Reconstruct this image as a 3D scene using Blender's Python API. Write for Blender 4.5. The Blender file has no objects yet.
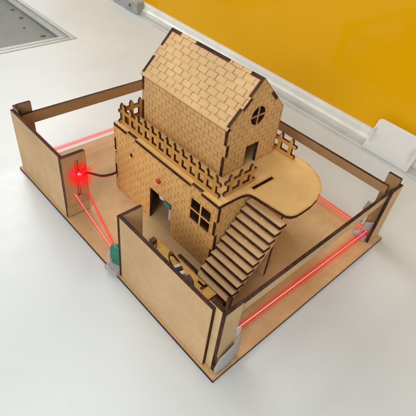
import bpy, bmesh, math, random
from mathutils import Vector, Matrix
from mathutils.geometry import delaunay_2d_cdt

random.seed(7)
S = 0.01                                   # everything below is written in centimetres
scene = bpy.context.scene
COL = scene.collection
pi = math.pi


# ------------------------------------------------------------------ materials
class NT:
    """small node-tree writer"""
    def __init__(self, name):
        self.m = bpy.data.materials.new(name)
        self.m.use_nodes = True
        self.t = self.m.node_tree
        self.t.nodes.clear()
        self.out = self.t.nodes.new('ShaderNodeOutputMaterial')

    def n(self, kind, **kw):
        nd = self.t.nodes.new('ShaderNode' + kind)
        for k, v in kw.items():
            setattr(nd, k, v)
        return nd

    def lk(self, a, b):
        self.t.links.new(a, b)

    def put(self, sock, v):
        if hasattr(v, 'is_output'):
            self.lk(v, sock)
        else:
            sock.default_value = v

    def math(self, op, a, b=0.0, c=0.0):
        nd = self.n('Math', operation=op)
        for i, v in enumerate((a, b, c)):
            self.put(nd.inputs[i], v)
        return nd.outputs[0]

    def mix(self, f, a, b, blend='MIX'):
        nd = self.n('MixRGB', blend_type=blend)
        self.put(nd.inputs[0], f)
        for i, v in ((1, a), (2, b)):
            self.put(nd.inputs[i], v if hasattr(v, 'is_output') else (v[0], v[1], v[2], 1))
        return nd.outputs[0]

    def ramp(self, f, p0, p1, v0=0.0, v1=1.0):
        nd = self.n('MapRange')
        nd.clamp = True
        for i, v in enumerate((f, p0, p1, v0, v1)):
            self.put(nd.inputs[i], v)
        return nd.outputs[0]

    def noise(self, vec, scale, detail=3.0, rough=0.55, dist=0.0):
        nd = self.n('TexNoise')
        self.put(nd.inputs['Vector'], vec)
        nd.inputs['Scale'].default_value = scale
        nd.inputs['Detail'].default_value = detail
        nd.inputs['Roughness'].default_value = rough
        nd.inputs['Distortion'].default_value = dist
        return nd.outputs['Fac']

    def obj(self):
        return self.n('TexCoord').outputs['Object']

    def uv(self):
        return self.n('TexCoord').outputs['UV']

    def scaled(self, vec, s):
        nd = self.n('Mapping')
        self.put(nd.inputs['Vector'], vec)
        nd.inputs['Scale'].default_value = s
        return nd.outputs[0]

    def pbsdf(self, col, rough=0.5, spec=0.5, metal=0.0, bump=None, bump_d=0.01, trans=0.0, alpha=None, coat=0.0):
        b = self.n('BsdfPrincipled')
        self.put(b.inputs['Base Color'], col if hasattr(col, 'is_output') else (*col, 1))
        self.put(b.inputs['Roughness'], rough)
        self.put(b.inputs['Specular IOR Level'], spec)
        self.put(b.inputs['Metallic'], metal)
        b.inputs['Transmission Weight'].default_value = trans
        b.inputs['Coat Weight'].default_value = coat
        if bump is not None:
            bp = self.n('Bump')
            bp.inputs['Strength'].default_value = 1.0
            bp.inputs['Distance'].default_value = bump_d * S
            self.lk(bump, bp.inputs['Height'])
            self.lk(bp.outputs[0], b.inputs['Normal'])
        self.lk(b.outputs[0], self.out.inputs['Surface'])
        return b


def wood_material(name, base, brick=None, scorch=(0.30, 0.13, 0.025), scorch_amt=0.55, warm=None, rough=0.62, seed=0.0,
                  line_col=(0.075, 0.032, 0.012), line_amt=0.8, hmask=0.36, start=0.0, spec=0.35):
    """laser-cut fibreboard: fibres, faint mottling, a scorched fringe along each cut, engraved bricks where asked"""
    k = NT(name)
    o = k.obj()
    uv = k.uv()
    info = k.n('ObjectInfo')
    shift = k.n('VectorMath', operation='ADD')
    k.lk(o, shift.inputs[0])
    sc = k.n('VectorMath', operation='SCALE')
    sc.inputs['Scale'].default_value = 3.1
    cmb = k.n('CombineXYZ')
    k.lk(info.outputs['Random'], cmb.inputs[0])
    k.lk(info.outputs['Random'], cmb.inputs[1])
    k.lk(cmb.outputs[0], sc.inputs[0])
    k.lk(sc.outputs[0], shift.inputs[1])
    v = shift.outputs[0]
    big = k.noise(v, 22, 3, 0.55)
    mid = k.noise(v, 130, 4, 0.6, 0.4)
    fine = k.noise(v, 1100, 3, 0.7)
    fib = k.noise(k.scaled(uv, (1.2, 17, 1)), 1.6, 4, 0.65, 0.6)
    dk = [c * 0.88 for c in base]
    lt = [min(1, c * 1.08) for c in base]
    col = k.mix(k.ramp(big, 0.35, 0.68), dk, lt)
    col = k.mix(k.ramp(mid, 0.45, 0.72, 0, 0.25), col, [c * 0.72 for c in base])
    col = k.mix(k.ramp(fib, 0.40, 0.75, 0, 0.22), col, [c * 0.66 for c in base])
    col = k.mix(k.ramp(fine, 0.42, 0.72, 0, 0.40), col, [c * 0.55 for c in base])
    # smoke and glue stains with an outline of their own
    stn = k.noise(v, 16, 3, 0.5, 1.8)
    ring = k.math('MULTIPLY', k.ramp(stn, 0.52, 0.58), k.ramp(stn, 0.58, 0.68, 1, 0.25))
    col = k.mix(k.math('MULTIPLY', ring, 0.20), col, (base[0] * 0.72, base[1] * 0.62, base[2] * 0.5))
    # dirt specks
    sp = k.noise(v, 420, 2, 0.5)
    col = k.mix(k.ramp(sp, 0.70, 0.76, 0, 0.45), col, [c * 0.4 for c in base])
    # scorched fringe
    at = k.n('Attribute', attribute_name='burn')
    b = k.math('MULTIPLY', at.outputs['Fac'], k.ramp(k.noise(v, 190, 3, 0.6), 0.25, 0.65, 0.35, 1.0))
    b = k.math('POWER', b, 1.3)
    col = k.mix(k.math('MULTIPLY', b, scorch_amt), col, scorch)
    bump = k.math('ADD', k.math('MULTIPLY', mid, 0.25), k.math('MULTIPLY', fine, 0.25))
    if brick:
        bw, rh, lw = brick
        sep = k.n('SeparateXYZ')
        k.lk(uv, sep.inputs[0])
        wob = k.math('MULTIPLY', k.math('SUBTRACT', k.noise(k.scaled(uv, (1, 1, 1)), 2.2, 2), 0.5), 0.05)
        uu = k.math('ADD', sep.outputs[0], wob)
        vv = k.math('ADD', sep.outputs[1], wob)
        row = k.math('DIVIDE', vv, rh)
        rowi = k.math('FLOOR', row)
        wn = k.n('TexWhiteNoise', noise_dimensions='1D')
        k.lk(k.math('ADD', rowi, seed), wn.inputs['W'])
        off = k.math('ADD', k.math('MULTIPLY', k.math('MODULO', k.math('ABSOLUTE', rowi), 2.0), 0.5),
                     k.math('MULTIPLY', wn.outputs['Value'], 0.22))
        cu = k.math('ADD', k.math('DIVIDE', uu, bw), off)
        cui = k.math('FLOOR', cu)
        # every brick gets an own shade
        cw = k.n('CombineXYZ')
        k.lk(cui, cw.inputs[0])
        k.lk(rowi, cw.inputs[1])
        cw.inputs[2].default_value = seed
        wb = k.n('TexWhiteNoise', noise_dimensions='3D')
        k.lk(cw.outputs[0], wb.inputs['Vector'])
        col = k.mix(k.ramp(wb.outputs['Value'], 0, 1, 0, 0.22), col, [c * 0.7 for c in base])
        fv = k.math('ABSOLUTE', k.math('SUBTRACT', k.math('FRACT', row), 0.5))
        fu = k.math('ABSOLUTE', k.math('SUBTRACT', k.math('FRACT', cu), 0.5))
        dv = k.math('MULTIPLY', k.math('SUBTRACT', 0.5, fv), rh)
        du = k.math('MULTIPLY', k.math('SUBTRACT', 0.5, fu), bw)
        hl = k.ramp(dv, lw * 0.45, lw * 1.1, 1, 0)
        vl = k.ramp(du, lw * 0.5, lw * 1.2, 1, 0)
        # engraved lines come and go
        brk = k.ramp(k.noise(uv, 2.6, 3, 0.6), 0.42, 0.60)
        hl = k.math('MULTIPLY', hl, k.math('ADD', k.math('MULTIPLY', brk, hmask), hmask * 0.25))
        brv = k.ramp(k.noise(k.scaled(uv, (1.3, 1.3, 1)), 3.1, 2, 0.6), 0.30, 0.52, 0.25, 1.0)
        vl = k.math('MULTIPLY', vl, brv)
        ln = k.math('MAXIMUM', hl, vl)
        if start:
            on = k.ramp(sep.outputs[1], start, start + 0.02, 0, 1)
            ln = k.math('MULTIPLY', ln, on)
        halo = k.math('MAXIMUM', k.math('MULTIPLY', k.ramp(dv, 0, lw * 4.5, 1, 0), 0.5), k.ramp(du, 0, lw * 4.5, 1, 0))
        col = k.mix(k.math('MULTIPLY', halo, 0.26), col, scorch)
        depth = k.ramp(k.noise(uv, 0.9, 3, 0.6), 0.32, 0.62, 0.45, 1.0)
        ln = k.math('MULTIPLY', ln, depth)
        col = k.mix(k.math('MULTIPLY', ln, line_amt), col, line_col)
        bump = k.math('SUBTRACT', bump, k.math('MULTIPLY', ln, 1.6))
    k.pbsdf(col, rough, spec, bump=bump, bump_d=0.025)
    return k.m


def edge_material():
    """the charred brown cut faces of the boards"""
    k = NT('charred_edge')
    v = k.obj()
    st = k.noise(k.scaled(v, (1, 1, 1)), 420, 3, 0.6)
    lg = k.noise(v, 60, 2, 0.5)
    col = k.mix(k.ramp(st, 0.3, 0.7), (0.014, 0.007, 0.005), (0.066, 0.029, 0.019))
    col = k.mix(k.ramp(lg, 0.45, 0.7, 0, 0.5), col, (0.105, 0.048, 0.027))
    k.pbsdf(col, 0.7, 0.12, bump=st, bump_d=0.02)
    return k.m


def simple(name, col, rough=0.4, spec=0.5, metal=0.0, var=0.12, scale=90, trans=0.0, coat=0.0, bump_d=0.004):
    k = NT(name)
    v = k.obj()
    n1 = k.noise(v, scale, 4, 0.6)
    c = k.mix(k.ramp(n1, 0.3, 0.7), [x * (1 - var) for x in col], [min(1, x * (1 + var * 0.6)) for x in col])
    r = k.ramp(k.noise(v, scale * 0.6, 3, 0.6), 0.3, 0.7, max(0.02, rough - 0.08), rough + 0.08)
    k.pbsdf(c, r, spec, metal, bump=n1, bump_d=bump_d, trans=trans, coat=coat)
    return k.m


def table_material():
    k = NT('white_laminate')
    v = k.obj()
    big = k.noise(v, 4.0, 3, 0.5)
    mid = k.noise(v, 26, 4, 0.6)
    fine = k.noise(v, 900, 2, 0.6)
    col = k.mix(k.ramp(big, 0.35, 0.65), (0.505, 0.535, 0.535), (0.555, 0.58, 0.575))
    col = k.mix(k.ramp(mid, 0.45, 0.8, 0, 0.25), col, (0.60, 0.61, 0.60))
    col = k.mix(k.ramp(fine, 0.5, 0.8, 0, 0.10), col, (0.45, 0.46, 0.45))
    # faint scratches and wiped smears
    for (sx, sy, rz, amt) in ((3, 160, 0.5, 0.05), (150, 4, -0.35, 0.045)):
        mp = k.n('Mapping')
        k.lk(v, mp.inputs['Vector'])
        mp.inputs['Scale'].default_value = (sx, sy, 1)
        mp.inputs['Rotation'].default_value = (0, 0, rz)
        sc_ = k.ramp(k.noise(mp.outputs[0], 1.0, 2, 0.5), 0.70, 0.76, 0, amt)
        col = k.mix(sc_, col, (0.36, 0.36, 0.35))
    sm_ = k.ramp(k.noise(v, 9, 5, 0.7, 0.8), 0.55, 0.72, 0, 0.10)
    col = k.mix(sm_, col, (0.44, 0.45, 0.42))
    # crumbs and pencil dots
    vo = k.n('TexVoronoi')
    k.lk(v, vo.inputs['Vector'])
    vo.inputs['Scale'].default_value = 11
    spk = k.ramp(vo.outputs['Distance'], 0.012, 0.02, 1, 0)
    col = k.mix(k.math('MULTIPLY', spk, 0.55), col, (0.18, 0.17, 0.16))
    r = k.ramp(k.noise(v, 14, 5, 0.65), 0.3, 0.7, 0.26, 0.42)
    k.pbsdf(col, r, 0.5, bump=k.noise(v, 260, 2, 0.5), bump_d=0.003)
    return k.m


def yellow_material():
    k = NT('yellow_gloss_panel')
    v = k.obj()
    big = k.noise(v, 5, 2, 0.5)
    col = k.mix(k.ramp(big, 0.35, 0.65), (0.66, 0.335, 0.0012), (0.72, 0.37, 0.0015))
    col = k.mix(k.ramp(k.noise(v, 700, 2, 0.6), 0.4, 0.8, 0, 0.08), col, (0.40, 0.19, 0.002))
    k.pbsdf(col, 0.10, 0.17, bump=k.noise(v, 9, 2, 0.5), bump_d=0.02)
    return k.m


def metal_material(name, col, rough, brushed=(1, 30, 1)):
    k = NT(name)
    v = k.obj()
    br = k.noise(k.scaled(v, brushed), 60, 4, 0.6)
    sm = k.noise(v, 18, 4, 0.6)
    c = k.mix(k.ramp(br, 0.3, 0.7), [x * 0.85 for x in col], col)
    c = k.mix(k.ramp(sm, 0.45, 0.75, 0, 0.4), c, [x * 0.6 for x in col])
    k.pbsdf(c, k.ramp(sm, 0.3, 0.7, rough - 0.1, rough + 0.1), 0.5, 0.75, bump=br, bump_d=0.003)
    return k.m


def emit_material(name, col, strength):
    k = NT(name)
    e = k.n('Emission')
    e.inputs[0].default_value = (*col, 1)
    e.inputs[1].default_value = strength
    k.lk(e.outputs[0], k.out.inputs['Surface'])
    return k.m


def glow_material(name, col, emit, absorb, power=1.6):
    """lit air round a beam: denser towards the axis (object Z), radius written in the object's own X scale"""
    k = NT(name)
    at = k.n('TexCoord').outputs['Generated']
    s = k.n('SeparateXYZ')
    k.lk(at, s.inputs[0])
    dx = k.math('MULTIPLY', k.math('SUBTRACT', s.outputs[0], 0.5), 2.0)
    dy = k.math('MULTIPLY', k.math('SUBTRACT', s.outputs[1], 0.5), 2.0)
    rr = k.math('SQRT', k.math('ADD', k.math('MULTIPLY', dx, dx), k.math('MULTIPLY', dy, dy)))
    f = k.math('POWER', k.math('MAXIMUM', k.math('SUBTRACT', 1.0, rr), 0.0), power)
    e = k.n('Emission')
    e.inputs[0].default_value = (*col, 1)
    k.lk(k.math('MULTIPLY', f, emit), e.inputs[1])
    a = k.n('VolumeAbsorption')
    a.inputs[0].default_value = (1.0, 0.02, 0.03, 1)
    k.lk(k.math('MULTIPLY', f, absorb), a.inputs[1])
    ad = k.n('AddShader')
    k.lk(e.outputs[0], ad.inputs[0])
    k.lk(a.outputs[0], ad.inputs[1])
    k.lk(ad.outputs[0], k.out.inputs['Volume'])
    return k.m


def ball_glow_material(name, col, emit, absorb, power=2.0):
    k = NT(name)
    at = k.n('TexCoord').outputs['Generated']
    c = k.n('VectorMath', operation='DISTANCE')
    k.lk(at, c.inputs[0])
    c.inputs[1].default_value = (0.5, 0.5, 0.5)
    f = k.math('POWER', k.math('MAXIMUM', k.math('SUBTRACT', 1.0, k.math('MULTIPLY', c.outputs['Value'], 2.0)), 0.0), power)
    e = k.n('Emission')
    e.inputs[0].default_value = (*col, 1)
    k.lk(k.math('MULTIPLY', f, emit), e.inputs[1])
    a = k.n('VolumeAbsorption')
    a.inputs[0].default_value = (1.0, 0.02, 0.03, 1)
    k.lk(k.math('MULTIPLY', f, absorb), a.inputs[1])
    ad = k.n('AddShader')
    k.lk(e.outputs[0], ad.inputs[0])
    k.lk(a.outputs[0], ad.inputs[1])
    k.lk(ad.outputs[0], k.out.inputs['Volume'])
    return k.m


def clear_material(name, col=(0.93, 0.95, 0.96), rough=0.12, trans=0.75):
    k = NT(name)
    n1 = k.noise(k.obj(), 160, 4, 0.6)
    c = k.mix(k.ramp(n1, 0.35, 0.7), col, [x * 0.94 for x in col])
    b = k.pbsdf(c, k.ramp(n1, 0.3, 0.7, rough, rough + 0.12), 0.5, bump=n1, bump_d=0.002, trans=trans)
    b.inputs['IOR'].default_value = 1.3
    return k.m


M = {}
M['board'] = wood_material('base_fibreboard', (0.545, 0.355, 0.172), scorch_amt=0.4)
M['panel'] = wood_material('wall_fibreboard', (0.545, 0.36, 0.188), scorch_amt=0.4)
M['strip'] = wood_material('pale_fibreboard', (0.60, 0.415, 0.210), scorch_amt=0.35)
M['brown'] = wood_material('brown_fibreboard', (0.34, 0.212, 0.100), scorch_amt=0.3, rough=0.5, spec=0.45)  # darker brown than the other boards
M['mid'] = wood_material('mid_brown_fibreboard', (0.46, 0.295, 0.135), scorch_amt=0.3)  # mid-brown board of the slotted plate
M['wall'] = wood_material('engraved_brick_wall', (0.72, 0.42, 0.145), brick=(0.90, 0.44, 0.022), scorch=(0.33, 0.13, 0.018), scorch_amt=0.8, seed=3.0, line_amt=0.92, hmask=0.42)
M['wall_plain'] = wood_material('golden_board', (0.72, 0.42, 0.145), scorch=(0.33, 0.13, 0.018), scorch_amt=0.6)
M['upper'] = wood_material('engraved_upper_wall', (0.66, 0.395, 0.155), brick=(0.90, 0.44, 0.022), scorch=(0.33, 0.13, 0.018), scorch_amt=0.8, seed=9.0, line_amt=0.92, hmask=0.42)
M['roof'] = wood_material('engraved_roof_tiles', (0.61, 0.39, 0.175), brick=(1.05, 0.56, 0.030), scorch=(0.36, 0.16, 0.03), scorch_amt=0.6, seed=21.0, start=0.30, line_amt=0.92, hmask=0.55)
M['gold'] = wood_material('golden_scorched_board', (0.54, 0.27, 0.055), scorch=(0.33, 0.135, 0.015), scorch_amt=0.85)
M['slab'] = wood_material('balcony_board', (0.70, 0.44, 0.165), scorch=(0.40, 0.17, 0.02), scorch_amt=0.95)
M['stair'] = wood_material('stair_board', (0.66, 0.44, 0.215), scorch_amt=0.5)
M['shelf'] = wood_material('amber_shelf_board', (0.72, 0.43, 0.095), scorch=(0.36, 0.15, 0.02), scorch_amt=0.8)
M['edge'] = edge_material()
M['table'] = table_material()
M['yellow'] = yellow_material()
M['alu'] = metal_material('satin_aluminium', (0.40, 0.40, 0.375), 0.45)
M['rail'] = simple('white_enamel_rail', (0.66, 0.655, 0.60), 0.32, 0.5, var=0.10, scale=30)
M['railgrey'] = simple('grey_enamel_rail', (0.44, 0.44, 0.40), 0.4, 0.5, var=0.15, scale=24)
M['bracket'] = clear_material('frosted_plastic', (0.80, 0.80, 0.76), 0.25, 0.25)
M['steel'] = metal_material('worn_steel', (0.17, 0.17, 0.155), 0.45, (30, 1, 1))
M['dark_steel'] = metal_material('shaded_steel', (0.10, 0.10, 0.09), 0.5, (30, 1, 1))  # darker copy of the steel, shade of the tray steps put into its colour
M['dark'] = simple('dark_fitting', (0.05, 0.045, 0.04), 0.5, var=0.3)
M['grey'] = simple('grey_plastic', (0.33, 0.33, 0.32), 0.45, var=0.2)
M['white_plastic'] = simple('white_plastic', (0.66, 0.66, 0.62), 0.35, var=0.12)
M['flap'] = clear_material('milky_film', (0.50, 0.50, 0.475), 0.28, 0.35)
M['clear'] = clear_material('clear_acrylic', (0.88, 0.91, 0.93), 0.08, 0.80)
M['frost'] = clear_material('hazy_acrylic', (0.62, 0.66, 0.69), 0.25, 0.45)
M['mirror'] = simple('mirror_glass', (0.62, 0.66, 0.68), 0.08, 0.5, metal=1.0, var=0.05)
M['green'] = simple('green_plastic', (0.008, 0.155, 0.095), 0.35, var=0.25, scale=120)
M['red_lens'] = simple('red_lens', (0.42, 0.008, 0.012), 0.12, 0.6, var=0.15)
M['wire_black'] = simple('black_wire', (0.025, 0.018, 0.016), 0.45, var=0.2)
M['wire_red'] = simple('red_wire', (0.38, 0.02, 0.02), 0.45, var=0.2)
M['wire_brown'] = simple('brown_wire', (0.09, 0.035, 0.015), 0.4, var=0.3)
M['brownblk'] = simple('brown_block', (0.085, 0.038, 0.026), 0.45, var=0.3)
M['black'] = simple('black_plastic', (0.02, 0.02, 0.022), 0.35, var=0.2)
M['teal'] = simple('teal_circuit_board', (0.03, 0.22, 0.20), 0.4, var=0.3)
M['brass'] = metal_material('brass', (0.60, 0.40, 0.14), 0.3)
M['core'] = emit_material('laser_core', (1.0, 0.78, 0.74), 1.2)
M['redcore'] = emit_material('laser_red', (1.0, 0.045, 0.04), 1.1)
M['pinkcore'] = emit_material('laser_pink', (1.0, 0.42, 0.44), 0.95)
M['spot'] = emit_material('laser_spot', (1.0, 0.72, 0.70), 2.2)
M['led'] = emit_material('pink_lamp', (1.0, 0.05, 0.16), 0.95)
M['glow'] = glow_material('laser_air', (1.0, 0.03, 0.025), 50, 290, 2.2)
M['softglow'] = glow_material('laser_air_soft', (1.0, 0.10, 0.11), 85, 260, 0.3)
M['ball'] = ball_glow_material('laser_glare_ball', (1.0, 0.01, 0.015), 120, 300, 1.7)


# ------------------------------------------------------------------ object helpers
def tag(o, label=None, cat=None, group=None, kind=None):
    if label and not kind:
        kind = 'thing'
    for k, v in (('label', label), ('category', cat), ('group', group), ('kind', kind)):
        if v:
            o[k] = v
    return o


def thing(name, label, cat, loc=(0, 0, 0), group=None):
    o = bpy.data.objects.new(name, None)
    COL.objects.link(o)
    o.empty_display_size = 0.01
    o.location = Vector(loc) * S
    return tag(o, label, cat, group, 'thing')


def base_of(o):
    p = Vector((0, 0, 0))
    while o is not None:
        p += Vector(o.location)
        o = o.parent
    return p / S


def link(name, bm, mats, parent=None, smooth=False, origin=None):
    """bm is in world centimetres"""
    if origin is None:
        origin = Vector((0, 0, 0))
        if parent is None and len(bm.verts):
            xs = [v.co for v in bm.verts]
            origin = Vector(((min(v.x for v in xs) + max(v.x for v in xs)) / 2, (min(v.y for v in xs) + max(v.y for v in xs)) / 2, min(v.z for v in xs)))
    base = base_of(parent) if parent is not None else Vector((0, 0, 0))
    loc = origin if parent is None else Vector((0, 0, 0))
    off = base + loc
    for v in bm.verts:
        v.co = (v.co - off) * S
    me = bpy.data.meshes.new(name)
    bm.to_mesh(me)
    bm.free()
    for m in (mats if isinstance(mats, (list, tuple)) else [mats]):
        me.materials.append(m)
    if smooth:
        for p in me.polygons:
            p.use_smooth = True
    o = bpy.data.objects.new(name, me)
    COL.objects.link(o)
    o.location = loc * S
    if parent is not None:
        o.parent = parent
    return o


def notched(corners, cuts):
    """corners CCW; cuts {edge: ([(a, b), ...], depth)}: notches (depth > 0) or tabs (depth < 0) at distances a..b along the edge"""
    out = []
    n = len(corners)
    for i in range(n):
        p, q = Vector(corners[i]), Vector(corners[(i + 1) % n])
        out.append(p)
        if i in cuts:
            d = (q - p).normalized()
            inn = Vector((-d.y, d.x))
            L = (q - p).length
            spans, dep = cuts[i]
            for a, b in spans:
                pa, pb = p + d * a, p + d * b
                ia, ib = pa + inn * dep, pb + inn * dep
                if a <= 1e-6:
                    out.pop()
                    out += [ia, ib, pb]
                elif b >= L - 1e-6:
                    out += [pa, ia, ib]
                else:
                    out += [pa, ia, ib, pb]
    clean = []
    for v in out:
        if not clean or (v - clean[-1]).length > 1e-5:
            clean.append(v)
    if (clean[0] - clean[-1]).length < 1e-5:
        clean.pop()
    return clean


def arc(cx, cy, r, a0, a1, n=8, ry=None):
    ry = ry or r
    return [Vector((cx + r * math.cos(math.radians(a0 + (a1 - a0) * i / n)), cy + ry * math.sin(math.radians(a0 + (a1 - a0) * i / n)))) for i in range(n + 1)]


def area(p):
    return 0.5 * sum(p[i][0] * p[(i + 1) % len(p)][1] - p[(i + 1) % len(p)][0] * p[i][1] for i in range(len(p)))


def inside(pt, poly):
    x, y = pt
    r = False
    for i in range(len(poly)):
        x0, y0 = poly[i][0], poly[i][1]
        x1, y1 = poly[i - 1][0], poly[i - 1][1]
        if (y0 > y) != (y1 > y) and x < (x1 - x0) * (y - y0) / (y1 - y0) + x0:
            r = not r
    return r


def offset(poly, d):
    n = len(poly)
    out = []
    for i in range(n):
        p, a, b = Vector(poly[i]), Vector(poly[i - 1]), Vector(poly[(i + 1) % n])
        e0, e1 = (p - a).normalized(), (b - p).normalized()
        n0, n1 = Vector((-e0.y, e0.x)), Vector((-e1.y, e1.x))
        m = n0 + n1
        if m.length < 1e-6:
            m = n0
        m = m / max(0.35, m.dot(n0))
        out.append(p + m * d)
    return out


def segdist(p, a, b):
    ab = b - a
    t = max(0, min(1, (p - a).dot(ab) / max(1e-12, ab.dot(ab))))
    return (p - a - ab * t).length


FRAME = {'front': ((1, 0, 0), (0, 0, 1)),      # faces -y
         'right': ((0, 1, 0), (0, 0, 1)),      # faces +x
         'up': ((1, 0, 0), (0, 1, 0))}         # faces +z


def add_sheet(bm, outline, holes, t, O, U, V, fringe=0.16, edge_index=1):
    """a laser-cut board: front face through O, thickness t behind it"""
    U, V, O = Vector(U), Vector(V), Vector(O)
    N = U.cross(V).normalized()
    outline = [Vector(p) for p in outline]
    if area(outline) < 0:
        outline.reverse()
    hs = []
    for h in holes:
        h = [Vector(p) for p in h]
        if area(h) > 0:
            h.reverse()
        hs.append(h)
    loops = [outline] + hs
    pts, edges = [], []
    for lp in loops:
        b = len(pts)
        pts += lp
        edges += [(b + i, b + (i + 1) % len(lp)) for i in range(len(lp))]
    if fringe:
        for lp in loops:
            ins = offset(lp, fringe)
            b = len(pts)
            pts += ins
            edges += [(b + i, b + (i + 1) % len(ins)) for i in range(len(ins))]
    vs, es, fs, *_ = delaunay_2d_cdt(pts, edges, [], 0, 1e-5)
    segs = [(lp[i], lp[(i + 1) % len(lp)]) for lp in loops for i in range(len(lp))]
    burn = bm.verts.layers.float.get('burn') or bm.verts.layers.float.new('burn')
    uvl = bm.loops.layers.uv.get('UVMap') or bm.loops.layers.uv.new('UVMap')
    fv, bv = [], []
    for v in vs:
        d = min(segdist(v, a, b) for a, b in segs)
        k = max(0.0, 1 - d / fringe) if fringe else 0
        w = O + U * v.x + V * v.y
        a = bm.verts.new(w)
        b = bm.verts.new(w - N * t)
        a[burn] = k
        b[burn] = k
        fv.append(a)
        bv.append(b)
    for f in fs:
        c = sum((vs[i] for i in f), Vector((0, 0))) / len(f)
        if not inside(c, outline) or any(inside(c, h) for h in hs):
            continue
        tri = [vs[i] for i in f]
        f = list(f)
        if area(tri) < 0:
            f.reverse()
        for vl, order in ((fv, f), (bv, f[::-1])):
            try:
                nf = bm.faces.new([vl[i] for i in order])
            except ValueError:
                continue
            nf.material_index = 0
            for lp, i in zip(nf.loops, order):
                lp[uvl].uv = (vs[i].x, vs[i].y)
    for lp in loops:
        run = 0.0
        for i in range(len(lp)):
            p, q = lp[i], lp[(i + 1) % len(lp)]
            L = (q - p).length
            A, B = O + U * p.x + V * p.y, O + U * q.x + V * q.y
            vv = [bm.verts.new(x) for x in (A - N * t, B - N * t, B, A)]
            nf = bm.faces.new(vv)
            nf.material_index = edge_index
            for l, uvv in zip(nf.loops, ((run, 0), (run + L, 0), (run + L, t), (run, t))):
                l[uvl].uv = uvv
            run += L
    loose = [v for v in bm.verts if not v.link_faces]
    bmesh.ops.delete(bm, geom=loose, context='VERTS')
    return bm


def sheet(name, outline, t, O, frame, mat, parent=None, holes=(), fringe=0.16, edge=None):
    bm = bmesh.new()
    U, V = FRAME[frame] if isinstance(frame, str) else frame
    add_sheet(bm, outline, holes, t, O, U, V, fringe)
    return link(name, bm, [mat, edge or M['edge']], parent)


def rect(x0, y0, x1, y1):
    return [(x0, y0), (x1, y0), (x1, y1), (x0, y1)]


def add_box(bm, lo, hi, bevel=0.0, rot=None, mi=0):
    lo, hi = Vector(lo), Vector(hi)
    r = bmesh.ops.create_cube(bm, size=1.0)
    vs = r['verts']
    c, d = (lo + hi) / 2, hi - lo
    for v in vs:
        v.co = Vector((v.co.x * d.x, v.co.y * d.y, v.co.z * d.z))
    fs = {f for v in vs for f in v.link_faces}
    if bevel:
        es = {e for v in vs for e in v.link_edges}
        rb = bmesh.ops.bevel(bm, geom=list(es), offset=bevel, segments=2, affect='EDGES', profile=0.5)
        fs = {f for v in rb['verts'] for f in v.link_faces}
        vs = list({v for f in fs for v in f.verts})
    for f in fs:
        f.material_index = mi
    for v in vs:
        if rot:
            v.co = rot @ v.co
        v.co += c
    return vs


def box(name, lo, hi, mat, parent=None, bevel=0.03, rot=None):
    bm = bmesh.new()
    add_box(bm, lo, hi, bevel, rot)
    return link(name, bm, mat, parent)


def add_tube(bm, pts, r, seg=10, caps=True):
    pts = [Vector(p) for p in pts]
    rings = []
    up = Vector((0.31, 0.17, 0.94))
    for i, p in enumerate(pts):
        d = (pts[min(i + 1, len(pts) - 1)] - pts[max(i - 1, 0)]).normalized()
        x = d.cross(up)
        if x.length < 1e-4:
            x = d.cross(Vector((1, 0, 0)))
        x.normalize()
        y = d.cross(x)
        rr = r[i] if isinstance(r, (list, tuple)) else r
        rings.append([bm.verts.new(p + (x * math.cos(2 * pi * k / seg) + y * math.sin(2 * pi * k / seg)) * rr) for k in range(seg)])
    for a, b in zip(rings, rings[1:]):
        for k in range(seg):
            bm.faces.new((a[k], a[(k + 1) % seg], b[(k + 1) % seg], b[k]))
    if caps:
        bm.faces.new(rings[0][::-1])
        bm.faces.new(rings[-1])
    bmesh.ops.recalc_face_normals(bm, faces=bm.faces[:])


def tube(name, pts, r, mat, parent=None, seg=10):
    bm = bmesh.new()
    add_tube(bm, pts, r, seg)
    return link(name, bm, mat, parent, smooth=True)


def curve(pts, n=8):
    """Catmull-Rom through points"""
    P = [Vector(p) for p in pts]
    P = [P[0] * 2 - P[1]] + P + [P[-1] * 2 - P[-2]]
    out = []
    for i in range(1, len(P) - 2):
        for k in range(n):
            t = k / n
            a, b, c, d = P[i - 1], P[i], P[i + 1], P[i + 2]
            out.append(0.5 * ((2 * b) + (c - a) * t + (2 * a - 5 * b + 4 * c - d) * t * t + (3 * b - a - 3 * c + d) * t ** 3))
    out.append(P[-2])
    return out


def ball(name, c, r, mat, parent=None, sub=3, flat=(1, 1, 1)):
    bm = bmesh.new()
    bmesh.ops.create_icosphere(bm, subdivisions=sub, radius=1.0)
    for v in bm.verts:
        v.co = Vector((v.co.x * r * flat[0] + c[0], v.co.y * r * flat[1] + c[1], v.co.z * r * flat[2] + c[2]))
    return link(name, bm, mat, parent, smooth=True)


# ------------------------------------------------------------------ table, rail, partition
TZ = -0.30                                   # table surface
# tabletop with the cut-out of the steel tray
tb = bmesh.new()
add_sheet(tb, [(-95, -55), (75, -55), (75, 35.0), (-95, 39.95)], [rect(-70, -8, -27.6, 22.2)], 2.4, (0, 0, TZ), *FRAME['up'], fringe=0, edge_index=1)
tag(link('table', tb, [M['table'], M['white_plastic']]), kind='structure')

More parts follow.
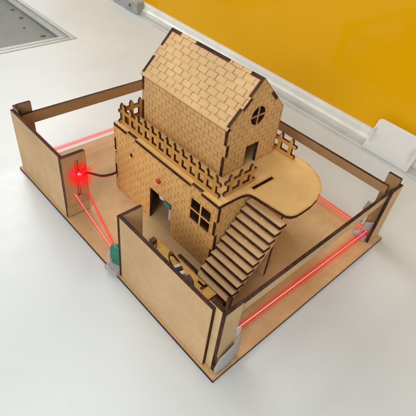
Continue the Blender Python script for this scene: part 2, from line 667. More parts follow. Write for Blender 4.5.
# sunk steel tray in the cut-out
tray = thing('steel_tray', 'sunken grey steel tray with rim let into the white table, its floor spotted by screws', 'tray', (-48.8, 7.1, TZ))
fr = bmesh.new()
for lo, hi in (((-70.6, 21.55, TZ - 0.1), (-27.2, 22.35, TZ + 0.10)), ((-70.6, -8.6, TZ - 0.1), (-27.0, -7.4, TZ + 0.16)),
               ((-28.0, -7.4, TZ - 0.1), (-27.2, 21.55, TZ + 0.098)), ((-70.6, -7.4, TZ - 0.1), (-69.4, 21.5, TZ + 0.158))):
    add_box(fr, lo, hi, 0.05)
link('rim', fr, M['alu'], tray)
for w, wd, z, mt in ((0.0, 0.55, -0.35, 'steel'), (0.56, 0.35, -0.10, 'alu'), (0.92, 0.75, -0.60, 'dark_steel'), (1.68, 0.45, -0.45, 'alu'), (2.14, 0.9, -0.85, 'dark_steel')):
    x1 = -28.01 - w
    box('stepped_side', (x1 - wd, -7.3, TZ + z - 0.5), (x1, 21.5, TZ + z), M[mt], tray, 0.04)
box('tray_floor', (-69.3, -7.3, TZ - 1.6), (-28.4, 21.45, TZ - 1.3), M['steel'], tray, 0.0)
for x, y, r in ((-33.5, 19.4, 0.45), (-38.0, 18.2, 0.22), (-42.6, 19.8, 0.4), (-40.2, 12.4, 0.34), (-35.4, 7.0, 0.36), (-47.0, 20.2, 0.4), (-47.5, 10.4, 0.25), (-44.0, 15.6, 0.22), (-52.0, 17.0, 0.35)):
    bm = bmesh.new()
    bmesh.ops.create_cone(bm, cap_ends=True, segments=20, radius1=r, radius2=r * 0.7, depth=0.14)
    bmesh.ops.translate(bm, verts=bm.verts[:], vec=(x, y, TZ - 1.23))
    link('screw', bm, M['dark'], tray)

# the partition and its foot rail run a little askew to the model
ANG = math.radians(-1.68)
ux = Vector((math.cos(ANG), math.sin(ANG), 0))
uy = Vector((-math.sin(ANG), math.cos(ANG), 0))
P0 = Vector((0, 39.15, 0))


def pq(a, b, z):
    return P0 + ux * a + uy * b + Vector((0, 0, z))


def extrude_profile(bm, prof, a0, a1, mi=0):
    A = [bm.verts.new(pq(a0, b, z)) for b, z in prof]
    B = [bm.verts.new(pq(a1, b, z)) for b, z in prof]
    n = len(prof)
    for i in range(n):
        f = bm.faces.new((A[i], A[(i + 1) % n], B[(i + 1) % n], B[i]))
        f.material_index = mi
    bm.faces.new(A[::-1])
    bm.faces.new(B)
    bmesh.ops.recalc_face_normals(bm, faces=bm.faces[:])


screen = thing('partition_screen', 'glossy yellow screen standing on a pale enamelled rail behind the model', 'partition', pq(0, 0, TZ))
bm = bmesh.new()
extrude_profile(bm, [(0, 1.5), (0, 42), (0.5, 42), (0.5, 1.5)], -70, 60)
link('yellow_panel', bm, M['yellow'], screen)
bm = bmesh.new()
extrude_profile(bm, [(-3.05, TZ - 2), (-3.05, TZ + 0.02), (-2.95, TZ + 0.10), (-2.5, TZ + 0.10), (-2.3, TZ - 0.10), (-1.75, TZ - 0.10), (-1.55, TZ + 0.35),
                     (-1.2, TZ + 0.5), (-1.2, TZ - 2)], -70, 60)
link('rail_channel', bm, M['railgrey'], screen)
bm = bmesh.new()
extrude_profile(bm, [(-1.19, TZ - 2), (-1.19, TZ + 0.75), (-0.75, TZ + 0.95), (-0.62, 1.25), (-0.5, 1.47), (-0.12, 1.50), (-0.01, 1.42), (-0.01, TZ - 2)], -70, 60)
link('rail_lip', bm, M['rail'], screen)


def bracket(name, label, a0, a1, top, lean, mat):
    b = thing(name, label, 'bracket', pq((a0 + a1) / 2, -1.6, TZ), 'brackets on the partition rail')
    w = a1 - a0
    out = [Vector((0, 0)), Vector((w, 0))] + [Vector((w - 0.35, top - 0.5)) + v for v in arc(0, 0, 0.5, 0, 90, 5)] + [Vector((0.85, top - 0.5)) + v for v in arc(0, 0, 0.5, 90, 180, 5)]
    O = pq(a0, -2.3, TZ + 0.02)
    V = (Vector((0, 0, 1)) * math.cos(lean) + uy * math.sin(lean))
    bm = bmesh.new()
    add_sheet(bm, out, [], 0.45, O, ux, V, 0, 0)
    bmesh.ops.remove_doubles(bm, verts=bm.verts[:], dist=1e-4)
    bmesh.ops.bevel(bm, geom=[e for e in bm.edges if len(e.link_faces) == 2 and e.calc_face_angle(0) > 0.9], offset=0.09, segments=2, affect='EDGES', profile=0.5)
    link('cover', bm, mat, b)
    for q in (a0 + 0.55, a1 - 0.55):
        bm = bmesh.new()
        p = pq(q, -1.75, TZ + 0.1)
        add_box(bm, p - Vector((0.12, 0.3, 0)), p + Vector((0.12, 1.2, top * 0.7)), 0.03)
        link('rib', bm, mat, b)
    return b


bracket('plastic_bracket', 'frosted pale plastic bracket over the rail at the right edge, corner rounded', 19.4, 25.9, 4.3, math.radians(14), M['bracket'])
gb = thing('metal_bracket', 'small grey metal bracket on the rail at the top left, far behind the roof', 'bracket', pq(-33.5, -2, TZ), 'brackets on the partition rail')
bm = bmesh.new()
add_box(bm, pq(-40, -2.6, TZ), pq(-31.9, -0.7, TZ + 2.2) + Vector((0, 0, 0)), 0.12)
link('body', bm, M['grey'], gb)
for q in (-37.8, -34.2):
    bm = bmesh.new()
    bmesh.ops.create_cone(bm, cap_ends=True, segments=16, radius1=0.3, radius2=0.25, depth=0.2)
    for v in bm.verts:
        v.co = Matrix.Rotation(pi / 2, 3, 'X') @ v.co + pq(q, -2.45, TZ + 1.1)
    link('bolt', bm, M['dark'], gb)

# ------------------------------------------------------------------ base board
BW, BD = 30.0, 23.2
tag(sheet('base_board', [(0, 0), (BW, 0), (BW, BD), (0, BD)], 0.298, (0, 0, 0), 'up', M['board'], fringe=0.2), 'rectangular tan fibreboard base with charred edges under the whole model', 'board')

T = 0.3
WH = 6.9
# left front wall
wl = thing('yard_wall', 'tan front wall left of the gate gap, its slotted return facing the gate', 'wall', (5, 0.3, 0), 'front walls of the yard')
sheet('front_panel', rect(0.42, 0.02, 9.45, WH), T, (0, 0.2, 0), 'front', M['panel'], wl)
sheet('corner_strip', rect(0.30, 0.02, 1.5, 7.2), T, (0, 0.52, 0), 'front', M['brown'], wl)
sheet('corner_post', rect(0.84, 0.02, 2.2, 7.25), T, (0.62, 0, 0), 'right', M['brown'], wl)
sheet('return_panel', notched(rect(0.2, 0.02, 2.5, WH - 0.05), {0: ([(0.35, 2.05)], 0.10)}), T, (9.75, 0, 0), 'right', M['panel'], wl)
sheet('slotted_plate', rect(0.22, 1.35, 2.5, WH - 0.02), 0.12, (9.88, 0, 0), 'right', M['mid'], wl, holes=[rect(1.40, 2.3, 1.72, 6.2)])
# right front wall
wr = thing('yard_wall', 'long tan front wall from the gate gap to the near corner, hiding the amber shelf', 'wall', (23.5, 0.3, 0), 'front walls of the yard')
sheet('front_panel', rect(18.5, 0.02, 28.62, WH), T, (0, 0.2, 0), 'front', M['panel'], wr)
sheet('return_panel', rect(0.2, 0.02, 2.3, WH), T, (18.5, 0, 0), 'right', M['panel'], wr)
sheet('corner_strip', rect(28.0, 0.02, 29.18, 7.0), T, (0, 0.515, 0), 'front', M['strip'], wr)
sheet('corner_post', notched(rect(0.5, 0.02, 2.1, 7.0), {3: ([(5.0, 6.3)], 0.12)}), T, (29.5, 0, 0), 'right', M['strip'], wr)

# rails
rg = 'rails round the yard'
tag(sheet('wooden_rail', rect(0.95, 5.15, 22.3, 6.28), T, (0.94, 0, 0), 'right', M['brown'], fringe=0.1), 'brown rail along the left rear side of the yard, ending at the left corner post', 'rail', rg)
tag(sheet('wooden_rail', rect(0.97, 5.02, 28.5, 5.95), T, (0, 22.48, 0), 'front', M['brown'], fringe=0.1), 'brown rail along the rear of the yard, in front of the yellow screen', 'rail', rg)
tag(sheet('wooden_rail', rect(0.85, 5.15, 22.42, 6.05), T, (29.19, 0, 0), 'right', M['strip'], fringe=0.1), 'pale rail along the right side of the yard above the brightest beam', 'rail', rg)
# far posts
pc = thing('corner_post', 'dark brown corner post at the right rear corner where two rails meet', 'post', (29, 22.8, 0), 'far corner posts')
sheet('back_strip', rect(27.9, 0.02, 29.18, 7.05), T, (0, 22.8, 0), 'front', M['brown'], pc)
sheet('side_strip', rect(21.25, 0.02, 23.1, 6.5), T, (29.5, 0, 0), 'right', M['strip'], pc)
pd = thing('corner_post', 'dark brown corner post at the far corner, hidden behind the house', 'post', (0.8, 22.8, 0), 'far corner posts')
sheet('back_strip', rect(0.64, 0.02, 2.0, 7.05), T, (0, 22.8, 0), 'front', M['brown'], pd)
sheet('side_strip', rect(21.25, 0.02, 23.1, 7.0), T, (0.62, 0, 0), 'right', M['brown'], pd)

# ------------------------------------------------------------------ the house
HX0, HX1, HY0, HY1, H1 = 8.32, 22.5, 6.44, 16.3, 7.62
UX0, UX1, UY0, UY1 = 9.14, 20.04, 9.05, 15.36
ZR, YM = 15.49, 12.2
SL = 3.34 / 3.30
house = thing('model_house', 'two-storey laser-cut toy house with engraved bricks, pitched roof and outside stairs', 'toy house', (15.4, 11.4, 0))


def panes(x0, z0, x1, z1, bar):
    mx, mz = (x0 + x1) / 2, (z0 + z1) / 2
    b = bar / 2
    return [rect(x0, z0, mx - b, mz - b), rect(mx + b, z0, x1, mz - b), rect(x0, mz + b, mx - b, z1), rect(mx + b, mz + b, x1, z1)]


low = notched(rect(HX0, 0.02, HX1, H1 - T), {0: ([(14.0 - HX0, 17.05 - HX0)], 3.66), 1: ([(1.0, 2.6), (4.3, 5.8)], T), 2: ([(HX1 - 20.5, HX1 - 19.25), (HX1 - 11.7, HX1 - 10.4)], -T - 0.02), 3: ([(1.5, 3.0), (4.6, 6.0)], T)})
hole = arc(11.08, 5.5, 0.2, 0, 360, 12)[:-1]
fw = sheet('front_wall', low, T, (0, HY0, 0), 'front', M['wall'], house, holes=[rect(19.42, 4.12, 21.84, 6.42), hole], fringe=0.2)
sheet('window', rect(19.424, 4.124, 21.836, 6.416), 0.26, (0, HY0 + 0.003, 0), 'front', M['wall_plain'], house, holes=panes(19.48, 4.18, 21.78, 6.36, 0.19), fringe=0.1)
# side walls of the lower storey, tabs filling the notches of the front wall
sw = notched(rect(HY0 + T, 0.02, HY1 - T, H1 - T), {3: ([(7.30 - 5.78, 7.30 - 4.32), (7.30 - 2.58, 7.30 - 1.02)], -T)})
sheet('side_wall', sw, T, (HX1, 0, 0), 'right', M['wall'], house, fringe=0.2)
sw2 = notched(rect(HY0 + T, 0.02, HY1 - T, H1 - T), {3: ([(1.32, 2.68), (4.32, 5.78)], -T)})
sheet('side_wall', sw2, T, (HX0 + T, 0, 0), 'right', M['wall'], house, fringe=0.2)
sheet('back_wall', rect(HX0, 0.02, HX1, H1 - T), T, (0, HY1 - T, 0), 'front', M['wall'], house)

# balcony floor with rounded landing
c = [Vector((HX0, HY0)), Vector((HX1, HY0))]
slab = notched(c + [Vector((HX1 + 0.06, 8.3))], {0: ([(10.4 - HX0, 11.7 - HX0), (19.25 - HX0, 20.5 - HX0)], T)})
slab += [Vector(p) for p in ((22.60, 8.85), (22.70, 9.2), (22.88, 9.43), (23.2, 9.55), (25.75, 9.82), (26.2, 9.9), (26.5, 10.15), (26.68, 10.6), (26.72, 11.4), (26.68, 12.5), (26.5, 13.5),
                              (26.15, 14.45), (25.6, 15.3), (24.8, 16.05), (23.9, 16.5), (22.9, 16.75), (21.5, 16.8), (HX0, 16.8))]
sheet('balcony_floor', slab, T, (0, 0, H1), 'up', M['slab'], house, holes=[rect(22.38, 10.15, 22.66, 12.6)], fringe=0.28)

# upper storey
zw = ZR - (YM - UY0) * SL
upf = notched(rect(UX0 + T, H1 + 0.01, UX1 - T, zw - 0.32), {1: ([(1.9, 3.0)], -T), 3: ([(1.3, 2.4)], -T)})
sheet('upper_front_wall', upf, T, (0, UY0, 0), 'front', M['upper'], house, fringe=0.2)
sheet('upper_back_wall', rect(UX0 + T, H1 + 0.01, UX1 - T, zw - 0.32), T, (0, UY1 - T, 0), 'front', M['upper'], house)
ze = ZR - (YM - UY0) * SL
ze2 = ZR - (UY1 - YM) * SL
gab = [Vector((UY0, H1 + 0.01)), Vector((UY1, H1 + 0.01)), Vector((UY1, ze2)), Vector((YM, ZR)), Vector((UY0, ze))]
Lg = (gab[3] - gab[2]).length
cuts = {2: ([(1.5, 2.6)], T), 3: ([(1.75, 2.85)], T), 4: ([(ze - H1 - 3.01, ze - H1 - 1.91)], T)}
cw = (12.22, 12.35)


def quad(cx, cy, r, bar, sx, sy):
    b = bar / 2
    a = math.asin(b / r)
    n = 6
    pts = [Vector((b, b))]
    for i in range(n + 1):
        t = a + (pi / 2 - 2 * a) * i / n
        pts.append(Vector((r * math.cos(t), r * math.sin(t))))
    return [Vector((cx + p.x * sx, cy + p.y * sy)) for p in pts]


round_win = [quad(*cw, 0.80, 0.17, sx, sy) for sx in (1, -1) for sy in (1, -1)]
sheet('gable_wall', notched(gab, {**cuts, 0: ([(11.5 - UY0, 13.0 - UY0)], 2.04)}), T, (UX1, 0, 0), 'right', M['upper'], house, holes=round_win, fringe=0.22)
sheet('gable_wall', notched(gab, cuts), T, (UX0 + T, 0, 0), 'right', M['upper'], house, fringe=0.22)
# roof
ys = 8.82
rl = math.hypot(YM - ys, (YM - ys) * SL)
cs, sn = (YM - ys) / rl, (YM - ys) * SL / rl
zs = ZR - (YM - ys) * SL
x0, x1 = UX0 + T, UX1 - T
e0 = math.hypot(UY0 - ys, (UY0 - ys) * SL)       # eave overhang along the slope
tab_a, tab_b = rl - 2.85, rl - 1.75               # where the panel runs over the gable
ridge_dark = [(UX0, 10.5), (12.4, 16.4), (18.7, UX1)]
front = [Vector((UX0, 0)), Vector((UX1, 0)), Vector((UX1, e0 - 0.03)), Vector((x1, e0 - 0.03)), Vector((x1, rl - Lg + 1.62)), Vector((UX1, rl - Lg + 1.62)), Vector((UX1, rl - Lg + 2.68)), Vector((x1, rl - Lg + 2.68))]
front[4].y = front[5].y = rl - 2.83
front[6].y = front[7].y = rl - 1.77
top = [Vector((x1, rl - T)), Vector((18.7, rl - T)), Vector((18.7, rl)), Vector((16.4, rl)), Vector((16.4, rl - T)), Vector((12.4, rl - T)), Vector((12.4, rl)), Vector((10.5, rl)), Vector((10.5, rl - T)), Vector((x0, rl - T))]
left = [Vector((x0, rl - 1.77)), Vector((UX0, rl - 1.77)), Vector((UX0, rl - 2.83)), Vector((x0, rl - 2.83)), Vector((x0, e0 - 0.03)), Vector((UX0, e0 - 0.03))]
sheet('roof', front + top + left, T, (0, ys, zs), ((1, 0, 0), (0, cs, sn)), M['roof'], house, fringe=0.16)
yb = YM + (YM - ys)
bl0 = rl - Lg
b_out = [Vector((x0, 0)), Vector((x1, 0)), Vector((x1, bl0 + 1.52)), Vector((UX1, bl0 + 1.52)), Vector((UX1, bl0 + 2.58)), Vector((x1, bl0 + 2.58)), Vector((x1, rl)), Vector((18.72, rl)), Vector((18.72, rl - T)), Vector((16.38, rl - T)), Vector((16.38, rl)), Vector((12.42, rl)), Vector((12.42, rl - T)), Vector((10.48, rl - T)), Vector((10.48, rl)), Vector((x0, rl)), Vector((x0, bl0 + 2.58)), Vector((UX0, bl0 + 2.58)), Vector((UX0, bl0 + 1.52)), Vector((x0, bl0 + 1.52))]
b_out = [Vector((-p.x, p.y)) for p in b_out]
sheet('roof', b_out, T, (0, yb, zs), ((-1, 0, 0), (0, -cs, sn)), M['roof'], house, fringe=0.16)


# picket fences
def picket_outline(n, pitch, w=0.37, h=1.93, a=0.36, z1=1.05, z2=1.40, stub=0.36):
    """n pickets centred at 0, pitch, ...; one outline with holes"""
    xs = [i * pitch for i in range(n)]
    hw = w / 2
    L, R = -hw - stub, xs[-1] + hw + stub
    out = [Vector((L, 0.0)), Vector((R, 0.0))]
    out += [Vector((R + 0.08, a / 2)), Vector((R, a)), Vector((xs[-1] + hw, a)), Vector((xs[-1] + hw, z1)), Vector((R, z1)), Vector((R + 0.08, (z1 + z2) / 2)), Vector((R, z2))]
    for x in reversed(xs):
        out += [Vector((x + hw, z2)), Vector((x + hw, h - 0.28)), Vector((x + hw * 0.55, h - 0.13)), Vector((x, h)), Vector((x - hw * 0.55, h - 0.13)), Vector((x - hw, h - 0.28)), Vector((x - hw, z2))]
    out += [Vector((L, z2)), Vector((L - 0.08, (z1 + z2) / 2)), Vector((L, z1)), Vector((-hw, z1)), Vector((-hw, a)), Vector((L, a)), Vector((L - 0.08, a / 2))]
    holes = [rect(xs[i] + hw, a, xs[i + 1] - hw, z1) for i in range(n - 1)]
    return out, holes


def fence(n, pitch, O, frame, **kw):
    o, h = picket_outline(n, pitch, **kw)
    return sheet('picket_fence', o, 0.22, O, frame, M['gold'], house, holes=h, fringe=0.13)


FZ = H1 + 0.005
fence(13, 1.0, (9.22, 6.95, FZ), 'front')
fence(3, 0.98, (8.86, 7.15, FZ), 'right', stub=0.14)
fence(3, 1.16, (21.95, 8.08, FZ), 'right')
fence(11, 1.2, (9.35, 15.95, FZ), 'front')

# outside stairs
stairs = bpy.data.objects.new('staircase', None)
COL.objects.link(stairs)
stairs.parent = house
stairs.empty_display_size = 0.01
NT_ = 11
DY, DZ = 0.472, 0.556
for i in range(NT_):
    yf, zt = 9.45 - DY * i, 6.68 - DZ * i
    o = notched(rect(22.62, yf, 26.32, yf + 0.80), {})
    sheet('tread', o, 0.33, (0, 0, zt), 'up', M['stair'], stairs, fringe=0.10)


def stringer(x):
    ye, zb = 9.82, 6.68 - 0.35 - 0.8 * DZ / DY          # line through the lower rear edges of the treads
    k = DZ / DY
    yl = 9.45 - DY * (NT_ - 1)
    o = [(ye, 4.9), (ye, zb + (ye - 9.45) * k), (yl + 0.45, zb + (yl + 0.45 - 9.45) * k), (yl + 0.2, 0.30), (yl + 0.2, 0.02), (5.6, 0.02), (6.0, 0.7), (9.55, 4.3)]
    sheet('stringer', o[::-1], 0.26, (x, 0, 0), 'right', M['stair'], stairs, fringe=0.12)


stringer(26.12)
stringer(23.0)
# middle stringer with a slim tooth under every tread
o = [Vector((9.6, 4.6)), Vector((5.6, 0.02)), Vector((4.95, 0.02))]
for i in reversed(range(NT_)):
    yf, zt = 9.45 - DY * i, 6.68 - DZ * i - 0.335
    o += [Vector((yf + 0.06, max(0.03, zt - DZ + 0.30))), Vector((yf + 0.06, zt)), Vector((yf + DY + 0.05, zt))]
o = [p for p in o if p.x <= 9.98]
sheet('stringer', o, 0.12, (24.55, 0, 0), 'right', M['stair'], stairs, fringe=0, edge=M['stair'])
sheet('landing_support', [(23.3, 6.05), (22.9, 0.02), (25.84, 0.02), (25.84, 6.05)], 0.28, (0, 9.86, 0), 'front', M['stair'], stairs)

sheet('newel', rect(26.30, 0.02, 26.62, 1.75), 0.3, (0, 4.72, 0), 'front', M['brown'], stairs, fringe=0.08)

# red indicator and peephole
ball('indicator_lamp', (15.27, HY0 - 0.08, 5.28), 0.24, M['red_lens'], house, 3, (1, 0.9, 1))

# circuit seen through the door
cm = thing('circuit_module', 'white and teal electronic module glimpsed through the front doorway', 'electronics', (16.3, 7.7, 0))
box('circuit_board', (15.2, 7.6, 1.4), (17.6, 7.8, 3.2), M['teal'], cm, 0.02)
ball('sensor_dome', (15.0, 7.35, 2.95), 0.52, M['white_plastic'], cm, 3)
box('connector', (15.35, 6.95, 2.35), (16.3, 7.3, 2.75), M['teal'], cm, 0.03)
box('standoff', (15.4, 7.6, 0.02), (15.7, 7.8, 1.4), M['white_plastic'], cm, 0.02)
box('standoff', (17.2, 7.6, 0.02), (17.5, 7.8, 1.4), M['white_plastic'], cm, 0.02)

# ------------------------------------------------------------------ shelf with electronics behind the long wall
sh = thing('wiring_shelf', 'narrow amber board behind the long front wall carrying wires and a sensor', 'shelf', (21, 3.4, 0))
tcut = [Vector(p) for p in ((23.55, 4.02), (24.15, 4.02), (24.15, 3.75), (24.42, 3.75), (24.42, 4.42), (24.15, 4.42), (24.15, 4.2), (23.55, 4.2))]
sheet('shelf_board', notched(rect(17.7, 1.4, 25.4, 4.45), {}), 0.25, (0, 0, 1.5), 'up', M['shelf'], sh, holes=[tcut], fringe=0.3)
sheet('upright_strip', rect(20.5, 0.02, 22.78, 1.62), 0.3, (0, 4.47, 0), 'front', M['panel'], sh, fringe=0.1)
for x in (18.4, 24.8):
    sheet('support', rect(1.6, 0.02, 4.2, 1.24), 0.3, (x, 0, 0), 'right', M['panel'], sh)

sen = thing('light_sensor', 'black and white sensor with looped brown leads lying on the amber shelf', 'sensor', (21.9, 3.45, 1.5))
rz = Matrix.Rotation(math.radians(-14), 3, 'Z')
box('body', (21.75, 3.2, 1.52), (22.1, 3.75, 2.05), M['black'], sen, 0.05, rz)
box('cap', (21.38, 3.22, 1.52), (21.74, 3.8, 1.95), M['white_plastic'], sen, 0.05, rz)
box('cap', (22.12, 3.1, 1.52), (22.5, 3.66, 1.95), M['white_plastic'], sen, 0.05, rz)
for k, d in enumerate((0.0, 0.28, 0.55)):
    pts = curve([(21.45, 3.4 - 0.1 * k, 1.7), (20.95 - 0.1 * k, 3.3, 2.0 + 0.2 * k), (20.5 - 0.12 * k + d * 0.2, 3.55 + 0.1 * k, 2.15 + 0.15 * k), (20.55 + d * 0.3, 3.95 + 0.05 * k, 1.9), (20.9 + d * 0.5, 4.1 + 0.03 * k, 1.58)], 7)
    tube('lead', pts, 0.05, M['wire_brown'], sen, 8)
for pts in ([(22.3, 3.2, 1.95), (22.55, 2.8, 2.2), (22.9, 2.7, 1.95), (23.05, 3.1, 1.9)], [(21.5, 3.0, 1.8), (20.6, 2.7, 1.95), (19.6, 2.95, 1.75), (18.6, 3.3, 1.75), (18.1, 3.6, 1.8)]):
    tube('lead', curve(pts, 7), 0.045, M['wire_brown'], sen, 8)
db = thing('detector_block', 'small dark brown block at the end of the amber shelf near the stairs', 'detector', (23.1, 3.5, 1.5))
box('housing', (22.75, 3.15, 1.51), (23.5, 3.72, 1.95), M['brownblk'], db, 0.05, rz)
bm = bmesh.new()
bmesh.ops.create_cone(bm, cap_ends=True, segments=16, radius1=0.16, radius2=0.13, depth=0.24)
for v in bm.verts:
    v.co = Matrix.Rotation(pi / 2, 3, 'Y') @ v.co + Vector((23.6, 3.38, 1.75))
link('aperture', bm, M['black'], db)
for k in range(5):
    box('pin', (23.62 + 0.17 * k, 3.12 - 0.03 * k, 1.51), (23.68 + 0.17 * k, 3.18 - 0.03 * k, 1.95), M['brass'], db, 0.0)
box('pin_header', (23.54, 2.96, 1.505), (24.45, 3.22, 1.68), M['black'], db, 0.02)
pl = thing('plug', 'dark brown plug with a bent lead at the left end of the amber shelf', 'plug', (18.0, 3.8, 1.5))
box('body', (17.75, 3.55, 1.51), (18.25, 4.05, 1.9), M['brownblk'], pl, 0.04)
tube('lead', curve([(18.2, 3.7, 1.7), (18.7, 3.55, 1.95), (18.95, 3.3, 1.9), (18.8, 2.9, 1.6)], 7), 0.05, M['wire_brown'], pl, 8)

# ------------------------------------------------------------------ laser source at the gate
SRC = Vector((10.22, 1.58, 4.92))
ls = thing('laser_module', 'glowing red laser diode in the slotted return of the left wall, wired to the house', 'laser', (10.1, 1.58, 4.6))
tube('barrel', [(9.55, 1.58, 4.92), (10.16, 1.58, 4.92)], 0.15, M['brass'], ls, 16)
ball('spot', SRC, 0.18, M['spot'], ls, 3)
ball('glow', SRC, 1.45, M['ball'], ls, 3)  # glare round the source added as a glowing ball
ball('signal_lamp', (10.15, 1.09, 5.08), 0.19, M['led'], ls, 3)
bm = bmesh.new()  # lens glare star shaped as thin emissive needles round the source
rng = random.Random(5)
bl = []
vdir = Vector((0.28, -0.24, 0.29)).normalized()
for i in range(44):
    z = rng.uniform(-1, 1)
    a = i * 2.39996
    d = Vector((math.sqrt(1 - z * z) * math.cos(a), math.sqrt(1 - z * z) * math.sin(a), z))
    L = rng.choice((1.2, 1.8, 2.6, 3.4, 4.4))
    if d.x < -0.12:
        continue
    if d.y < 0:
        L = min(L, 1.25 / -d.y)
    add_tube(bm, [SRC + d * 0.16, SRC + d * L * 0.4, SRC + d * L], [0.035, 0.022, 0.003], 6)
link('glare_needles', bm, M['redcore'], ls)
for dz, mt, dx in ((0.05, 'wire_black', 0.0), (-0.06, 'wire_red', 0.05)):
    tube('wire', curve([(10.05, 1.75, 4.9 + dz), (9.9, 2.7, 4.35 + dz), (9.35 + dx, 4.2, 3.0 + dz), (8.75 + dx, 5.6, 2.15 + dz), (8.55 + dx, 6.5, 1.95 + dz)], 8), 0.07, M[mt], ls, 8)

# ------------------------------------------------------------------ mirrors and small fittings
gm = thing('mirror_holder', 'green rounded mirror holder on clear acrylic foot beside the gate gap', 'mirror', (17.4, 0.4, 0), 'corner mirrors')
R = Matrix.Rotation(math.radians(22), 3, 'Z')
bm = bmesh.new()
out = [Vector((-0.55, 0.0)), Vector((0.55, 0.0)), Vector((0.6, 1.2))] + [Vector((0.0, 1.45)) + v for v in arc(0, 0, 0.6, 0, 180, 10, 0.75)] + [Vector((-0.6, 1.2))]
add_sheet(bm, out, [], 0.42, (17.62, 0.32, 0.55), R @ Vector((1, 0, 0)), Vector((-0.10, 0.0, 1)), 0, 0)
bmesh.ops.remove_doubles(bm, verts=bm.verts[:], dist=1e-4)
bmesh.ops.bevel(bm, geom=[e for e in bm.edges if len(e.link_faces) == 2 and e.calc_face_angle(0) > 0.9], offset=0.12, segments=3, affect='EDGES', profile=0.5)
link('green_body', bm, M['green'], gm)
box('acrylic_foot', (16.75, -0.35, 0.02), (18.12, 0.95, 0.5), M['clear'], gm, 0.05, Matrix.Rotation(math.radians(12), 3, 'Z'))
box('acrylic_rim', (16.62, -0.05, 0.5), (16.84, 0.75, 1.6), M['clear'], gm, 0.03, R)

cm2 = thing('mirror_block', 'clear acrylic mirror block at the right rear corner where the beam turns', 'mirror', (28.6, 21.9, 0), 'corner mirrors')
R45 = Matrix.Rotation(math.radians(45), 3, 'Z')
box('mirror_plate', (28.1, 22.12, 0.05), (29.7, 22.22, 1.75), M['frost'], cm2, 0.01, R45)
bm = bmesh.new()
pr = [(27.75, 21.1), (28.98, 20.95), (29.12, 21.5), (28.2, 22.3)]
A = [bm.verts.new((x, y, 0.02)) for x, y in pr]
B = [bm.verts.new((x, y, 0.42)) for x, y in pr]
for i in range(4):
    bm.faces.new((A[i], A[(i + 1) % 4], B[(i + 1) % 4], B[i]))
bm.faces.new(A[::-1])
bm.faces.new(B)
bmesh.ops.recalc_face_normals(bm, faces=bm.faces[:])
bmesh.ops.bevel(bm, geom=bm.edges[:], offset=0.04, segments=2, affect='EDGES')
link('acrylic_block', bm, M['frost'], cm2)

fm = thing('mirror_holder', 'milky curved plastic flap with thin mirror against the near corner post', 'mirror', (29.6, 1.4, 0), 'corner mirrors')
bm = bmesh.new()
nu, nv = 14, 6
grid = []
for i in range(nu + 1):
    s_ = i / nu
    rowv = []
    for j in range(nv + 1):
        q = j / nv
        y = 0.40 + 2.30 * s_
        zb = 0.12 + 0.60 * s_ * s_ + 0.30 * s_
        zt = 1.55 + 1.30 * s_ + 0.25 * math.sin(pi * min(1, s_ * 1.2))
        if s_ < 0.12:
            zt = zb + (zt - zb) * (0.35 + 5.4 * s_)
        z = zb + (zt - zb) * q
        bulge = 0.30 * math.sin(pi * (0.15 + 0.75 * s_)) - 0.14 * q
        rowv.append(bm.verts.new((29.62 + bulge, y, z)))
    grid.append(rowv)
fs = [bm.faces.new((grid[i][j], grid[i + 1][j], grid[i + 1][j + 1], grid[i][j + 1])) for i in range(nu) for j in range(nv)]
r = bmesh.ops.extrude_face_region(bm, geom=fs)
bmesh.ops.translate(bm, verts=[e for e in r['geom'] if isinstance(e, bmesh.types.BMVert)], vec=(-0.06, 0, 0))
bmesh.ops.recalc_face_normals(bm, faces=bm.faces[:])
link('flap', bm, M['flap'], fm, smooth=True)
box('mirror_strip', (29.2, 2.3, 0.9), (29.3, 2.95, 3.15), M['mirror'], fm, 0.01)
box('clip', (29.22, 2.25, 0.3), (29.5, 2.85, 0.88), M['black'], fm, 0.03)
gt = thing('plastic_clip', 'small grey plastic clip outside the rear corner, below the back rail', 'clip', (27.4, 23.35, 0))
box('jaw', (27.05, 23.25, 1.5), (27.8, 23.45, 2.75), M['grey'], gt, 0.04, Matrix.Rotation(math.radians(10), 3, 'Y'))
box('stem', (27.3, 23.25, 0.0), (27.5, 23.4, 1.5), M['grey'], gt, 0.03)


# ------------------------------------------------------------------ laser beams
def beam(label, a, b, r_core, r_glow, core, glow):
    a, b = Vector(a), Vector(b)
    root = thing('laser_beam', label, 'laser beam', a, 'red laser beams round the yard')
    tube('core', [a, b], r_core, M[core], root, 8)
    bm = bmesh.new()
    L = (b - a).length
    bmesh.ops.create_cone(bm, cap_ends=True, segments=24, radius1=r_glow * S, radius2=r_glow * S, depth=L * S)
    me = bpy.data.meshes.new('glow')
    bm.to_mesh(me)
    bm.free()
    me.materials.append(M[glow])
    o = bpy.data.objects.new('glow', me)
    COL.objects.link(o)
    o.parent = root
    o.location = (b - a) * 0.5 * S
    o.rotation_mode = 'QUATERNION'
    o.rotation_quaternion = (b - a).to_track_quat('Z', 'Y')
    return root


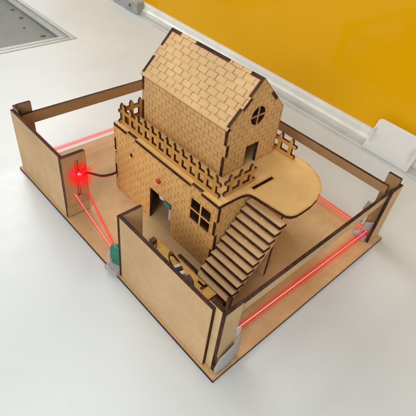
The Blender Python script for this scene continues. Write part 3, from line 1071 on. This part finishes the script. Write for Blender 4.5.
beam('brightest red beam with white core along the right side below the pale rail', (28.95, 3.0, 2.45), (28.72, 22.0, 0.62), 0.032, 0.56, 'core', 'glow')
beam('pink beam along the rear edge of the base, right of the balcony', (0.9, 22.2, 1.25), (28.72, 22.0, 0.62), 0.03, 0.24, 'pinkcore', 'softglow')
beam('pink beam along the left rear edge of the base, behind the left wall', (1.0, 1.4, 1.35), (0.9, 22.2, 1.25), 0.03, 0.25, 'pinkcore', 'softglow')
beam('thin red beam from the wall top at the left down to the laser spot', (1.0, 1.5, 4.95), (10.1, 1.56, 4.93), 0.04, 0.16, 'redcore', 'softglow')
beam('red beam with pale core across the gate from the slot to the green holder', (9.99, 1.0, 2.82), (17.0, 0.62, 1.30), 0.022, 0.19, 'core', 'softglow')
beam('red beam without pale core from the bright spot across the gate', (10.22, 1.58, 4.85), (17.15, 0.75, 1.55), 0.03, 0.19, 'redcore', 'softglow')
beam('short red beam just behind the top of the long front wall near the corner', (25.5, 1.95, 4.2), (29.0, 1.95, 4.2), 0.05, 0.15, 'redcore', 'softglow')

# ------------------------------------------------------------------ camera
cam = bpy.data.cameras.new('camera')
co = bpy.data.objects.new('camera', cam)
COL.objects.link(co)
cx, cy, cz, tx, ty, roll, f = 38.1738, -12.0979, 29.3167, 16.4621, 11.8866, 0.1415, 431.9327
c0 = Vector((cx, cy, cz))
fwd = (Vector((tx, ty, 0)) - c0).normalized()
r_ = fwd.cross(Vector((0, 0, 1))).normalized()
u_ = r_.cross(fwd)
R2 = r_ * math.cos(roll) + u_ * math.sin(roll)
U2 = -r_ * math.sin(roll) + u_ * math.cos(roll)
mw = Matrix((R2, U2, -fwd)).transposed().to_4x4()
mw.translation = c0 * S
co.matrix_world = mw
cam.sensor_width = 36
cam.lens = f / 416 * 36
cam.clip_start = 0.005
cam.clip_end = 50
cam.dof.use_dof = True
cam.dof.focus_distance = 0.36
cam.dof.aperture_fstop = 22.0
scene.camera = co

# ------------------------------------------------------------------ light
w = bpy.data.worlds.new('World')
scene.world = w
w.use_nodes = True
bg = w.node_tree.nodes['Background']
bg.inputs[0].default_value = (0.97, 0.99, 1.0, 1)
bg.inputs[1].default_value = 0.54


def lamp(name, loc, target, sx, sy, power, col):
    l = bpy.data.lights.new(name, 'AREA')
    l.shape = 'RECTANGLE'
    l.size, l.size_y = sx, sy
    l.energy = power
    l.color = col
    o = bpy.data.objects.new(name, l)
    COL.objects.link(o)
    o.location = loc
    o.rotation_euler = (Vector(target) - Vector(loc)).to_track_quat('-Z', 'Y').to_euler()
    return o


lamp('area_lamp', (-0.35, -0.15, 1.9), (0.1, 0.1, 0), 1.2, 0.5, 8, (1.0, 0.98, 0.96))  # overhead ceiling light
lamp('area_lamp', (0.75, -1.35, 1.0), (0.15, 0.1, 0), 1.0, 0.7, 20, (1.0, 0.975, 0.94))  # low lamp added behind the camera to brighten the front faces
lamp('area_lamp', (-1.25, 0.35, 1.1), (-0.2, 0.25, 0), 1.0, 0.6, 14, (1.0, 0.985, 0.96))  # unseen side lamp added to brighten the left and rear of the table

scene.view_settings.view_transform = 'Standard'
scene.view_settings.look = 'None'
scene.view_settings.exposure = 0.0
scene.view_settings.gamma = 1.0
scene.cycles.volume_step_rate = 0.05
scene.cycles.volume_max_steps = 512
scene.cycles.max_bounces = 8
scene.cycles.transparent_max_bounces = 12
scene.cycles.use_denoising = True
